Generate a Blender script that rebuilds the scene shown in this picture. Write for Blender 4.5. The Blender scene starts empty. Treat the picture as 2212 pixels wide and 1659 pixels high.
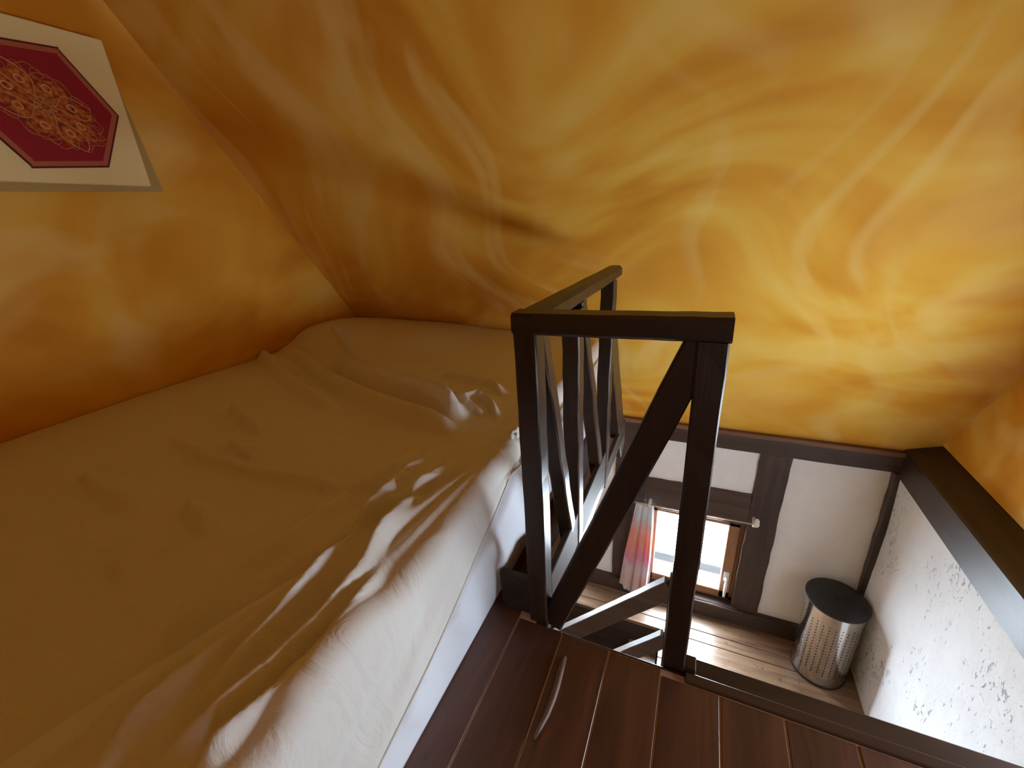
import bpy, bmesh, math, random
import numpy as np
from mathutils import Vector, Matrix

random.seed(7)
rng = np.random.RandomState(7)
S = bpy.context.scene
COL = S.collection

# ------------------------------------------------------------------ camera
# pinhole solved from the photograph's vanishing points (image 2212 x 1659)
CAM = np.array([[0.9132585566832493, 0.40307191116387864, -0.05909181902367333],
                [0.09873877316658448, -0.3597379442295711, -0.9278142411900344],
                [-0.3952334288978932, 0.8414996410647959, -0.3683325817375293]])
FPX, PP, EYE = 901.24, np.array([1106.0, 829.5]), np.array([0.0, 0.0, 1.0])
cd = bpy.data.cameras.new('camera'); cam = bpy.data.objects.new('camera', cd); COL.objects.link(cam)
cd.sensor_width = 36; cd.sensor_fit = 'HORIZONTAL'; cd.lens = FPX / 2212 * 36
cd.clip_start = 0.01; cd.clip_end = 100
mw = Matrix.Identity(4)
for i in range(3):
    mw[i][0] = CAM[0][i]; mw[i][1] = -CAM[1][i]; mw[i][2] = -CAM[2][i]; mw[i][3] = EYE[i]
cam.matrix_world = mw
S.camera = cam

# ------------------------------------------------------------------ light: an overcast sky seen through the windows
W = bpy.data.worlds.new('overcast_sky'); S.world = W; W.use_nodes = True
bg = W.node_tree.nodes['Background']; bg.inputs[0].default_value = (0.80, 0.93, 1.06, 1); bg.inputs[1].default_value = 62.0
def portal(name, loc, rot, sx, sy):
    l = bpy.data.lights.new(name, 'AREA'); l.shape = 'RECTANGLE'; l.size = sx; l.size_y = sy
    l.cycles.is_portal = True
    o = bpy.data.objects.new(name, l); COL.objects.link(o); o.location = loc; o.rotation_euler = rot
    return o
portal('window_portal', (0.085, 2.70, -1.285), (-math.pi/2, 0, 0), 0.62, 0.72)          # low window of the back wall
portal('window_portal.001', (1.225, 0.975, 0.17), (0, math.pi/2, 0), 0.40, 1.05)          # low gable window beside the photographer
portal('window_portal.003', (0.75, -1.165, 0.178), (math.pi/2, 0, 0), 0.68, 0.42)         # added low fill window behind the photographer, brightens the ceiling
portal('window_portal.002', (-1.175, 2.70, -1.245), (-math.pi/2, 0, 0), 0.85, 0.90)       # twin of the back-wall window, under the bed loft
S.view_settings.view_transform = 'Standard'; S.view_settings.look = 'None'
S.view_settings.gamma = 1.0; S.view_settings.use_curve_mapping = False
S.view_settings.exposure = -0.08
S.cycles.max_bounces = 14; S.cycles.diffuse_bounces = 8

# ------------------------------------------------------------------ pixel -> place helpers
def ray(p):
    d = np.array([(p[0]-PP[0])/FPX, (p[1]-PP[1])/FPX, 1.0]); return CAM.T @ d
def on(p, ax, val):
    d = ray(p); return EYE + (val-EYE[ax])/d[ax]*d

# ------------------------------------------------------------------ numbers of the place (metres, loft floor z = 0)
XL, XR, YB = -2.10, 1.17, 2.56          # left gable, right gable, back wall of the lower room
ZL = -1.78                              # lower floor
KR, DR = 1.5108, 3.6096                 # roof slope: z = DR - KR*y
def roof_y(z): return (DR-z)/KR
ZC, YN = 2.25, -1.10                     # flat collar ceiling, wall behind the photographer
XE, YE = -0.288, 0.737                  # edges of the loft floor at the stair opening

# ------------------------------------------------------------------ materials
def new_mat(name):
    m = bpy.data.materials.new(name); m.use_nodes = True
    nt = m.node_tree; b = nt.nodes['Principled BSDF']
    return m, nt, b
def nd(nt, t, **kw):
    n = nt.nodes.new(t)
    for k, v in kw.items():
        if k.startswith('i_'): n.inputs[k[2:].replace('_', ' ')].default_value = v
        else: setattr(n, k, v)
    return n
def lk(nt, a, b): nt.links.new(a, b)
def ramp(nt, fac, stops):
    r = nt.nodes.new('ShaderNodeValToRGB'); e = r.color_ramp.elements
    while len(e) < len(stops): e.new(0.5)
    for x, (p, c) in zip(e, stops):
        x.position = p; x.color = (c[0], c[1], c[2], 1)
    lk(nt, fac, r.inputs[0]); return r.outputs[0]
def coords(nt, scale=(1, 1, 1), rot=(0, 0, 0), kind='Object'):
    t = nt.nodes.new('ShaderNodeTexCoord'); m = nt.nodes.new('ShaderNodeMapping')
    m.inputs['Scale'].default_value = scale; m.inputs['Rotation'].default_value = rot
    lk(nt, t.outputs[kind], m.inputs[0]); return m.outputs[0]
def bump(nt, b, h, strength, dist):
    n = nd(nt, 'ShaderNodeBump'); n.inputs['Strength'].default_value = strength; n.inputs['Distance'].default_value = dist
    lk(nt, h, n.inputs['Height']); lk(nt, n.outputs[0], b.inputs['Normal'])
def mixc(nt, fac, a, c, mode='MIX'):
    n = nt.nodes.new('ShaderNodeMix'); n.data_type = 'RGBA'; n.blend_type = mode
    for s, v in ((0, fac), (6, a), (7, c)):
        if hasattr(v, 'links') or hasattr(v, 'is_linked'): lk(nt, v, n.inputs[s])
        else: n.inputs[s].default_value = v if s == 0 else (v[0], v[1], v[2], 1)
    return n.outputs[2]

def ochre_mat(name, seed=0.0, stretch=(1.0, 2.6, 2.6)):
    """colour-washed plaster: broad curling brush strokes of ochre, orange and straw"""
    m, nt, b = new_mat(name)
    v = coords(nt)
    def stroke(off, wscale, wamp, sc, scale, detail, rough):
        a0 = nd(nt, 'ShaderNodeVectorMath', operation='ADD'); lk(nt, v, a0.inputs[0]); a0.inputs[1].default_value = off
        w = nd(nt, 'ShaderNodeTexNoise'); w.inputs['Scale'].default_value = wscale; w.inputs['Detail'].default_value = 0.0; lk(nt, a0.outputs[0], w.inputs['Vector'])
        su = nd(nt, 'ShaderNodeVectorMath', operation='SUBTRACT'); lk(nt, w.outputs['Color'], su.inputs[0]); su.inputs[1].default_value = (.5, .5, .5)
        mu = nd(nt, 'ShaderNodeVectorMath', operation='SCALE'); lk(nt, su.outputs[0], mu.inputs[0]); mu.inputs['Scale'].default_value = wamp
        ad = nd(nt, 'ShaderNodeVectorMath', operation='ADD'); lk(nt, a0.outputs[0], ad.inputs[0]); lk(nt, mu.outputs[0], ad.inputs[1])
        st = nd(nt, 'ShaderNodeMapping'); st.inputs['Scale'].default_value = sc; lk(nt, ad.outputs[0], st.inputs[0])
        n = nd(nt, 'ShaderNodeTexNoise'); n.inputs['Scale'].default_value = scale; n.inputs['Detail'].default_value = detail; n.inputs['Roughness'].default_value = rough
        lk(nt, st.outputs[0], n.inputs['Vector']); return n.outputs[0]
    s1 = stroke((seed, seed*.7, -seed), 1.1, 1.35, stretch, 1.5, 2.5, .45)
    s2 = stroke((seed+3.1, 5.2-seed, seed+1.7), 1.5, 1.1, (stretch[1]*1.3, stretch[0]*.8, stretch[0]*.8), 1.5, 2.2, .45)
    big = stroke((seed-7, seed+2, 1.3), .6, .3, (1, 1, 1), 1.1, 1.0, .4)
    fa = nd(nt, 'ShaderNodeMath', operation='MULTIPLY_ADD'); lk(nt, s1, fa.inputs[0]); fa.inputs[1].default_value = .62
    f2 = nd(nt, 'ShaderNodeMath', operation='MULTIPLY'); lk(nt, big, f2.inputs[0]); f2.inputs[1].default_value = .38; lk(nt, f2.outputs[0], fa.inputs[2])
    c = ramp(nt, fa.outputs[0], [(.36, (.57, .242, .018)), (.46, (.66, .320, .031)), (.54, (.715, .400, .050)), (.63, (.76, .485, .095))])
    straw = ramp(nt, s2, [(.50, (0, 0, 0)), (.72, (1, 1, 1))])
    sf = nd(nt, 'ShaderNodeMath', operation='MULTIPLY'); lk(nt, straw, sf.inputs[0]); sf.inputs[1].default_value = .58
    c = mixc(nt, sf.outputs[0], c, (.82, .59, .20))
    lk(nt, c, b.inputs['Base Color'])
    b.inputs['Roughness'].default_value = .75; b.inputs['Specular IOR Level'].default_value = .15
    fine = nd(nt, 'ShaderNodeTexNoise'); fine.inputs['Scale'].default_value = 30; fine.inputs['Detail'].default_value = 4; lk(nt, v, fine.inputs['Vector'])
    bump(nt, b, fine.outputs[0], .12, .01)
    return m

def plaster_mat(name, col, rough_amt=.35, pits=0.0):
    m, nt, b = new_mat(name)
    v = coords(nt)
    n = nd(nt, 'ShaderNodeTexNoise'); n.inputs['Scale'].default_value = 7; n.inputs['Detail'].default_value = 7; n.inputs['Roughness'].default_value = .6; lk(nt, v, n.inputs['Vector'])
    c = mixc(nt, n.outputs[0], [x*.86 for x in col], [min(1, x*1.06) for x in col])
    h = n.outputs[0]
    if pits:
        vv = coords(nt, (1, 2.2, 1.0))
        p = nd(nt, 'ShaderNodeTexNoise'); p.inputs['Scale'].default_value = 26; p.inputs['Detail'].default_value = 3; p.inputs['Distortion'].default_value = 1.2; lk(nt, vv, p.inputs['Vector'])
        big = nd(nt, 'ShaderNodeTexNoise'); big.inputs['Scale'].default_value = 3.2; big.inputs['Detail'].default_value = 2; lk(nt, v, big.inputs['Vector'])
        a = nd(nt, 'ShaderNodeMath', operation='MULTIPLY_ADD'); lk(nt, big.outputs[0], a.inputs[0]); a.inputs[1].default_value = .45; lk(nt, p.outputs[0], a.inputs[2])
        r = ramp(nt, a.outputs[0], [(.50, (0, 0, 0)), (.56, (1, 1, 1))])
        rr = nd(nt, 'ShaderNodeMath', operation='MULTIPLY'); lk(nt, r, rr.inputs[0]); rr.inputs[1].default_value = 1.0
        c = mixc(nt, rr.outputs[0], [x*.55 for x in col], c)
        h2 = nd(nt, 'ShaderNodeMath', operation='MULTIPLY_ADD'); lk(nt, r, h2.inputs[0]); h2.inputs[1].default_value = .8; lk(nt, n.outputs[0], h2.inputs[2]); h = h2.outputs[0]
    lk(nt, c, b.inputs['Base Color']); b.inputs['Roughness'].default_value = .8
    bump(nt, b, h, rough_amt, .02)
    return m

def wood_mat(name, dark, light, axis=0, rough=.45, scale=1.0, bumpy=.25, wear=None, coat=0.0, spec=.5):
    m, nt, b = new_mat(name); b.inputs['Specular IOR Level'].default_value = spec
    sc = [9*scale]*3; sc[axis] = .8*scale
    info = nd(nt, 'ShaderNodeObjectInfo')
    v = coords(nt, tuple(sc))
    off = nd(nt, 'ShaderNodeVectorMath', operation='SCALE'); off.inputs[0].default_value = (17.3, 9.1, 23.7); lk(nt, info.outputs['Random'], off.inputs['Scale'])
    a = nd(nt, 'ShaderNodeVectorMath', operation='ADD'); lk(nt, v, a.inputs[0]); lk(nt, off.outputs[0], a.inputs[1])
    n = nd(nt, 'ShaderNodeTexNoise'); n.inputs['Scale'].default_value = 2.2; n.inputs['Detail'].default_value = 6; n.inputs['Roughness'].default_value = .62; n.inputs['Distortion'].default_value = .6; lk(nt, a.outputs[0], n.inputs['Vector'])
    c = ramp(nt, n.outputs[0], [(.3, dark), (.72, light)])
    # each board a little different
    var = nd(nt, 'ShaderNodeMapRange'); var.inputs['To Min'].default_value = .82; var.inputs['To Max'].default_value = 1.2; lk(nt, info.outputs['Random'], var.inputs[0])
    hs = nd(nt, 'ShaderNodeHueSaturation'); lk(nt, c, hs.inputs['Color']); lk(nt, var.outputs[0], hs.inputs['Value'])
    c = hs.outputs[0]
    if wear:
        v2 = coords(nt)
        k = nd(nt, 'ShaderNodeTexNoise'); k.inputs['Scale'].default_value = wear[1]; k.inputs['Detail'].default_value = 8; k.inputs['Roughness'].default_value = .7; lk(nt, v2, k.inputs['Vector'])
        r = ramp(nt, k.outputs[0], [(wear[2], (0, 0, 0)), (wear[2]+.12, (1, 1, 1))])
        c = mixc(nt, r, c, wear[0])
    lk(nt, c, b.inputs['Base Color']); b.inputs['Roughness'].default_value = rough
    if coat: b.inputs['Coat Weight'].default_value = coat; b.inputs['Coat Roughness'].default_value = .25
    bump(nt, b, n.outputs[0], bumpy, .004)
    return m

def cloth_mat(name, col, scale=1.0, crumple=0.0):
    m, nt, b = new_mat(name)
    v = coords(nt)
    n = nd(nt, 'ShaderNodeTexNoise'); n.inputs['Scale'].default_value = 4*scale; n.inputs['Detail'].default_value = 3; lk(nt, v, n.inputs['Vector'])
    lk(nt, mixc(nt, n.outputs[0], [x*.93 for x in col], col), b.inputs['Base Color'])
    b.inputs['Roughness'].default_value = .85
    b.inputs['Sheen Weight'].default_value = .15
    f = nd(nt, 'ShaderNodeTexNoise'); f.inputs['Scale'].default_value = 45*scale; f.inputs['Detail'].default_value = 3; lk(nt, v, f.inputs['Vector'])
    if crumple:
        cv = coords(nt, (1.0, 2.2, 1.0), (0, 0, .5))
        k = nd(nt, 'ShaderNodeTexNoise'); k.inputs['Scale'].default_value = 5.5; k.inputs['Detail'].default_value = 5; k.inputs['Roughness'].default_value = .55; k.inputs['Distortion'].default_value = 1.4; lk(nt, cv, k.inputs['Vector'])
        bump(nt, b, k.outputs[0], crumple, .03)
    else: bump(nt, b, f.outputs[0], .10, .004)
    return m

def plain_mat(name, col, rough=.5, metal=0.0):
    m, nt, b = new_mat(name)
    v = coords(nt)
    n = nd(nt, 'ShaderNodeTexNoise'); n.inputs['Scale'].default_value = 40; n.inputs['Detail'].default_value = 3; lk(nt, v, n.inputs['Vector'])
    lk(nt, mixc(nt, n.outputs[0], [x*.88 for x in col], [min(1, x*1.08) for x in col]), b.inputs['Base Color'])
    b.inputs['Roughness'].default_value = rough; b.inputs['Metallic'].default_value = metal
    return m

M = {}
M['ochre'] = ochre_mat('ochre_wash', 0.0)
M['ochre_left'] = ochre_mat('ochre_wash_left', 4.3, (2.4, 1.0, 2.4))
M['ochre_right'] = ochre_mat('ochre_wash_right', 9.1, (2.4, 1.0, 2.4))
M['plaster'] = plaster_mat('white_plaster', (.77, .765, .75), .7)
M['plaster_right'] = plaster_mat('rough_white_plaster', (.79, .81, .82), .6, pits=1)
M['dark_x'] = wood_mat('dark_stained_timber_x', (.022, .011, .007), (.050, .026, .016), 0, .36, wear=((.05, .032, .024), 22, .70), spec=.25)
M['dark_y'] = wood_mat('dark_stained_timber_y', (.022, .011, .007), (.050, .026, .016), 1, .36, wear=((.05, .032, .024), 22, .70), spec=.25)
M['dark_z'] = wood_mat('dark_stained_timber_z', (.022, .011, .007), (.050, .026, .016), 2, .36, wear=((.05, .032, .024), 22, .70), spec=.25)
M['beam_x'] = wood_mat('old_beam_x', (.024, .014, .010), (.070, .040, .028), 0, .5)
M['beam_y'] = wood_mat('old_beam_y', (.022, .012, .008), (.065, .036, .024), 1, .42)
M['beam_z'] = wood_mat('old_beam_z', (.026, .015, .011), (.074, .044, .032), 2, .5)
M['toe'] = wood_mat('rough_toe_board', (.020, .011, .008), (.055, .032, .022), 1, .6, spec=.2)
M['stick'] = wood_mat('stick_wood', (.06, .028, .019), (.14, .075, .05), 1, .55)
M['strip'] = wood_mat('reddish_strip', (.10, .045, .025), (.20, .10, .055), 0, .5)
M['plank'] = wood_mat('red_brown_floorboard', (.042, .0150, .0090), (.135, .050, .027), 1, .38, wear=((.018, .008, .006), 5, .62), coat=.15)
M['filler'] = plain_mat('tan_joint_filler', (.46, .29, .20), .7)
M['lower_plank'] = wood_mat('worn_floorboard', (.10, .058, .034), (.30, .19, .115), 0, .30, wear=((.055, .034, .024), 14, .60), coat=.2)
M['joint_dark'] = plain_mat('dark_joint', (.012, .008, .006), .8)
M['window_wood'] = wood_mat('window_wood', (.16, .070, .030), (.34, .17, .085), 2, .42)
M['window_wood_x'] = wood_mat('window_wood_x', (.16, .070, .030), (.34, .17, .085), 0, .42)
M['sheet'] = cloth_mat('off_white_sheet', (.68, .66, .62), crumple=.34)
M['mattress'] = cloth_mat('white_mattress_cover', (.72, .74, .80))
M['white_plastic'] = plain_mat('white_plastic', (.82, .82, .80), .35)
M['porcelain'] = plain_mat('white_finial', (.72, .68, .62), .5)
M['steel'] = plain_mat('brushed_steel', (.66, .65, .63), .16, 1.0)
M['black'] = plain_mat('black_plastic', (.010, .010, .011), .5)
M['hole'] = plain_mat('punched_hole', (.015, .013, .012), .8)
M['brass'] = plain_mat('rod_metal', (.55, .42, .33), .35, .8)
M['canvas'] = cloth_mat('cream_canvas', (.86, .76, .40))
M['under_shadow'] = cloth_mat('olive_underside_shadow', (.46, .34, .12))  # tone of the canvas underside and its wall shadow
M['red'] = cloth_mat('crimson_velvet', (.30, .008, .022), 3)
M['red_dark'] = cloth_mat('dark_crimson', (.11, .010, .014), 3)
M['braid'] = cloth_mat('rose_gold_braid', (.45, .13, .07), 3)
M['emb'] = cloth_mat('orange_embroidery', (.55, .20, .05), 3)
M['emb2'] = cloth_mat('pale_embroidery', (.70, .38, .18), 3)
M['outside'] = wood_mat('weathered_rail', (.010, .010, .010), (.024, .023, .022), 0, .8, spec=.1)
M['snow'] = plain_mat('pale_ground', (.55, .56, .56), .9)
M['dark_cloth'] = cloth_mat('dark_cloth', (.05, .05, .055))

# ------------------------------------------------------------------ mesh helpers
def link(name, me, mats, parent=None, loc=None):
    o = bpy.data.objects.new(name, me); COL.objects.link(o)
    for m in (mats if isinstance(mats, (list, tuple)) else [mats]):
        if m is not None: me.materials.append(m)
    if parent is not None: o.parent = parent
    if loc is not None: o.location = loc
    return o
def from_bm(name, bm, mats, parent=None, smooth=False):
    bmesh.ops.recalc_face_normals(bm, faces=bm.faces)
    me = bpy.data.meshes.new(name); bm.to_mesh(me); bm.free()
    if smooth:
        for p in me.polygons: p.use_smooth = True
    return link(name, me, mats, parent)
def tag(o, label, cat=None, group=None, kind=None):
    if label: o['label'] = label
    if cat: o['category'] = cat
    if group: o['group'] = group
    if kind: o['kind'] = kind
    return o
def empty(name, loc, label, cat, group=None, kind=None):
    o = bpy.data.objects.new(name, None); COL.objects.link(o); o.location = loc; o.empty_display_size = .1
    o['_org'] = loc
    return tag(o, label, cat, group, kind)
def add_box(bm, a, c):
    x0, y0, z0 = a; x1, y1, z1 = c
    v = [bm.verts.new(p) for p in ((x0,y0,z0),(x1,y0,z0),(x1,y1,z0),(x0,y1,z0),(x0,y0,z1),(x1,y0,z1),(x1,y1,z1),(x0,y1,z1))]
    for f in ((0,3,2,1),(4,5,6,7),(0,1,5,4),(1,2,6,5),(2,3,7,6),(3,0,4,7)): bm.faces.new([v[i] for i in f])
    return v
def rel(parent, o):
    """keep world placement of o's vertices when its parent sits away from the origin"""
    if parent is not None: o.location = -Vector(parent.location)
    return o
def box(name, a, c, mat, parent=None, bev=0.0, seg=1):
    """a bevelled block whose object origin is at its own base centre"""
    cx, cy, cz = (a[0]+c[0])/2, (a[1]+c[1])/2, min(a[2], c[2])
    bm = bmesh.new(); add_box(bm, (a[0]-cx, a[1]-cy, a[2]-cz), (c[0]-cx, c[1]-cy, c[2]-cz))
    if bev: bmesh.ops.bevel(bm, geom=bm.edges[:], offset=bev, segments=seg, affect='EDGES', profile=.6)
    o = from_bm(name, bm, mat, parent)
    p = Vector((cx, cy, cz)); o.location = p - (Vector(parent.location) if parent is not None else Vector())
    return o
def rough_bar(name, p0, p1, w, h, mat, parent=None, up=(0, 0, 1), n=10, wob=.0010, bev=.004, seed=0, cut=None, taper=1.0):
    """hand-hewn squared timber from p0 to p1 (centre line), w along side, h along up"""
    r = random.Random(seed); p0, p1 = Vector(p0), Vector(p1)
    d = (p1-p0); L = d.length; d.normalize(); side = d.cross(Vector(up)); side.normalize(); u = side.cross(d)
    bm = bmesh.new(); rings = []
    b = bev
    prof = [(-w/2+b, -h/2), (w/2-b, -h/2), (w/2, -h/2+b), (w/2, h/2-b), (w/2-b, h/2), (-w/2+b, h/2), (-w/2, h/2-b), (-w/2, -h/2+b)]
    ctr = p0
    for i in range(n+1):
        t = i/n; k = 1+(taper-1)*t
        jx, jy = r.uniform(-wob, wob), r.uniform(-wob, wob)
        ring = []
        for (x, y) in prof:
            xx, yy = x*k+jx+r.uniform(-wob, wob)*.5, y*k+jy+r.uniform(-wob, wob)*.5
            q = p0 + d*(L*t) + side*xx + u*yy
            if cut:
                q = cut(q, t)
            ring.append(bm.verts.new(q-ctr))
        rings.append(ring)
    for i in range(n):
        for j in range(8):
            bm.faces.new([rings[i][j], rings[i][(j+1) % 8], rings[i+1][(j+1) % 8], rings[i+1][j]])
    bm.faces.new(rings[0][::-1]); bm.faces.new(rings[-1])
    o = from_bm(name, bm, mat, parent)
    o.location = ctr - (Vector(parent.location) if parent is not None else Vector())
    return o
def poly_prism(name, pts, axis, a0, a1, mat, parent=None, bev=0.0):
    """polygon in the two other axes, extruded along axis from a0 to a1 (world coordinates)"""
    oth = [i for i in range(3) if i != axis]
    bm = bmesh.new(); rows = []
    for a in (a0, a1):
        row = []
        for p in pts:
            q = [0, 0, 0]; q[axis] = a; q[oth[0]] = p[0]; q[oth[1]] = p[1]; row.append(bm.verts.new(q))
        rows.append(row)
    n = len(pts)
    bm.faces.new(rows[0]); bm.faces.new(rows[1])
    for i in range(n): bm.faces.new([rows[0][i], rows[0][(i+1) % n], rows[1][(i+1) % n], rows[1][i]])
    if bev: bmesh.ops.bevel(bm, geom=bm.edges[:], offset=bev, segments=1, affect='EDGES')
    o = from_bm(name, bm, mat, parent)
    return rel(parent, o)
def tube(name, pts, r, mat, parent=None, seg=10, rads=None):
    bm = bmesh.new(); pts = [Vector(p) for p in pts]; rings = []
    for i, p in enumerate(pts):
        d = (pts[min(i+1, len(pts)-1)]-pts[max(i-1, 0)]).normalized()
        ref = Vector((0, 0, 1)) if abs(d.z) < .9 else Vector((1, 0, 0))
        s = d.cross(ref).normalized(); u = s.cross(d); rr = rads[i] if rads else r
        rings.append([bm.verts.new(p+s*math.cos(a)*rr+u*math.sin(a)*rr) for a in [2*math.pi*j/seg for j in range(seg)]])
    for i in range(len(pts)-1):
        for j in range(seg): bm.faces.new([rings[i][j], rings[i][(j+1) % seg], rings[i+1][(j+1) % seg], rings[i+1][j]])
    bm.faces.new(rings[0]); bm.faces.new(rings[-1])
    return rel(parent, from_bm(name, bm, mat, parent, True))
def lathe(name, prof, c, mat, parent=None, seg=48, smooth=True, axis='z'):
    bm = bmesh.new(); rings = []
    for (r, z) in prof:
        ring = []
        for j in range(seg):
            a = 2*math.pi*j/seg; p = (r*math.cos(a), r*math.sin(a), z)
            if axis == 'x': p = (p[2], p[0], p[1])
            if axis == 'y': p = (p[0], p[2], p[1])
            ring.append(bm.verts.new((c[0]+p[0], c[1]+p[1], c[2]+p[2])))
        rings.append(ring)
    for i in range(len(prof)-1):
        for j in range(seg): bm.faces.new([rings[i][j], rings[i][(j+1) % seg], rings[i+1][(j+1) % seg], rings[i+1][j]])
    if prof[0][0] > 1e-5: bm.faces.new(rings[0])
    if prof[-1][0] > 1e-5: bm.faces.new(rings[-1])
    bmesh.ops.remove_doubles(bm, verts=bm.verts, dist=1e-6)
    o = rel(parent, from_bm(name, bm, mat, parent, False))
    if smooth:
        for p in o.data.polygons: p.use_smooth = True
        o.data.set_sharp_from_angle(angle=math.radians(40))
    return o
def struct(o, label, cat): return tag(o, label, cat, kind='structure')

# ================================================================== THE SETTING
# left gable wall (ochre), down to the lower floor
pl = [(YN-.1, -.13), (YB+.1, -.13), (YB+.1, -.10), (roof_y(-.1)+.05, -.10), (roof_y(ZC)+.05, ZC+.1), (YN-.1, ZC+.1)]
struct(poly_prism('wall_left', pl, 0, XL-.15, XL, M['ochre_left']), 'ochre colour-washed gable wall carrying the framed red textile', 'wall')
# sloping ceiling and the collar ceiling above the photographer
y0, y1 = roof_y(ZC), roof_y(-.262)
nx, nz = KR/math.hypot(1, KR), 1/math.hypot(1, KR); T = .14
struct(poly_prism('ceiling', [(y0, ZC), (y1, -.262), (y1+nx*T, -.262+nz*T), (y0+nx*T, ZC+nz*T)], 0, XL-.15, XR+.15, M['ochre']),
       'steep sloping ceiling brushed in swirls of ochre and yellow', 'ceiling')
struct(box('ceiling_collar', (XL-.15, YN-.1, ZC), (XR+.15, y0+.12, ZC+.12), M['ochre']), 'flat ochre strip of ceiling above the sloping one', 'ceiling')
# wall behind the photographer; right gable pierced by a low window
FZ0, FZ1 = .01, .33
def wall_with_hole(name, axis, a0, a1, u0, u1, v0, v1, hu0, hu1, hv0, hv1, mat):
    bm = bmesh.new()
    for (p, q, r_, t) in ((u0, hu0, v0, v1), (hu1, u1, v0, v1), (hu0, hu1, v0, hv0), (hu0, hu1, hv1, v1)):
        if axis == 1: add_box(bm, (p, a0, r_), (q, a1, t))
        else: add_box(bm, (a0, p, r_), (a1, q, t))
    return from_bm(name, bm, mat)
FX0, FX1, FH = .45, 1.05, .345
struct(wall_with_hole('wall_front', 1, YN-.06, YN, XL-.15, XR+.15, ZL-.06, ZC+.1, FX0, FX1, FZ0, FH, M['ochre_left']), 'ochre wall behind the place the photograph was taken from', 'wall')
w4 = empty('fill_window', (.70, YN, FZ0), 'added low fill-light window behind the photographer', 'window', kind='structure')  # unseen window added to light the right and top of the ceiling
for a, c in (((FX0, YN-.05, FZ0), (FX1, YN-.01, FZ0+.02)), ((FX0, YN-.05, FH-.02), (FX1, YN-.01, FH)),
             ((FX0, YN-.05, FZ0), (FX0+.02, YN-.01, FH)), ((FX1-.02, YN-.05, FZ0), (FX1, YN-.01, FH))):
    box('window_frame', a, c, M['window_wood'], w4, .004)
GY0, GY1 = .50, 1.45
w2 = empty('window_2', (XR, .975, FZ0), 'low window in the gable beside the photographer', 'window', kind='structure')
for a, c in (((XR+.01, GY0, FZ0), (XR+.05, GY1, FZ0+.02)), ((XR+.01, GY0, FZ1-.02), (XR+.05, GY1, FZ1)),
             ((XR+.01, GY0, FZ0), (XR+.05, GY0+.02, FZ1)), ((XR+.01, GY1-.02, FZ0), (XR+.05, GY1, FZ1))):
    box('window_frame', a, c, M['window_wood'], w2, .004)
struct(wall_with_hole('wall_right', 0, XR, XR+.06, YN-.1, 2.62, -.178, ZC+.1, GY0, GY1, FZ0, FZ1, M['ochre_right']), 'ochre upper gable wall above the dark wall plate', 'wall')
# right wall of the lower room: rough white plaster, leaning out a little at the foot
def lower_right():
    ny, nz_ = 140, 80
    ys = np.linspace(YN-.1, YB+.08, ny); zs = np.linspace(ZL-.02, -.38, nz_)
    Yg, Zg = np.meshgrid(ys, zs)
    n = np.zeros_like(Yg); r = np.random.RandomState(3)
    for k in range(26):
        fy, fz = r.uniform(-9, 9), r.uniform(-9, 9); n += np.sin(Yg*fy+Zg*fz+r.uniform(0, 6.3))*.0011
    Xg = 1.064 + (-.4-Zg)/1.38*.030 + n
    verts = [(x, y, z) for x, y, z in zip(Xg.ravel(), Yg.ravel(), Zg.ravel())]
    faces = [(j*ny+i, j*ny+i+1, (j+1)*ny+i+1, (j+1)*ny+i) for j in range(nz_-1) for i in range(ny-1)]
    nb = len(verts)
    for (y, z) in ((ys[0], zs[0]), (ys[-1], zs[0]), (ys[-1], zs[-1]), (ys[0], zs[-1])): verts.append((1.32, y, z))
    c = (0, ny-1, (nz_-1)*ny+ny-1, (nz_-1)*ny)
    faces.append((nb+3, nb+2, nb+1, nb))
    bot = list(range(0, ny)); top = [(nz_-1)*ny+i for i in range(ny)]
    faces.append(tuple([nb, nb+1]+bot[::-1])); faces.append(tuple([nb+2, nb+3]+top))
    L = [j*ny for j in range(nz_)]; R_ = [j*ny+ny-1 for j in range(nz_)]
    faces.append(tuple([nb+3, nb]+L)); faces.append(tuple([nb+1, nb+2]+R_[::-1]))
    me = bpy.data.meshes.new('wall_right_lower'); me.from_pydata(verts, [], faces); me.update()
    for p in me.polygons: p.use_smooth = len(p.vertices) == 4
    return link('wall_right_lower', me, M['plaster_right'])
wrl = struct(lower_right(), 'rough pitted white plaster wall below the dark wall plate', 'wall')
# the plate along the right wall
plate = poly_prism('wall_plate', [(1.056, -.408), (1.056, -.252), (1.063, -.244), (XR+.02, -.176), (XR+.12, -.176), (XR+.12, -.408)], 1, YN-.05, 2.60, M['beam_y'])
struct(plate, 'dark brown wall plate beam with sloped top ledge running along the right wall', 'beam')

# back wall of the lower room: plaster infill behind separate timbers
WX0, WX1, WB, WT = -.225, .425, -1.655, -.945        # opening of the little window
TX0, TX1, TZ1 = -1.55, -.80, -.84                                # and of its twin
def back_wall():
    bm = bmesh.new()
    add_box(bm, (XL-.1, YB+.012, ZL), (TX0, YB+.2, -.262)); add_box(bm, (TX1, YB+.012, ZL), (WX0, YB+.2, -.262))
    add_box(bm, (TX0, YB+.012, ZL), (TX1, YB+.2, WB)); add_box(bm, (TX0, YB+.012, TZ1), (TX1, YB+.2, -.262)); add_box(bm, (WX1, YB+.012, ZL), (1.3, YB+.2, -.262))
    add_box(bm, (WX0, YB+.012, ZL), (WX1, YB+.2, WB)); add_box(bm, (WX0, YB+.012, WT), (WX1, YB+.2, -.262))
    return from_bm('wall_back', bm, M['plaster'])
wb = struct(back_wall(), 'half-timbered white wall at the back of the lower room', 'wall')
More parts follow.
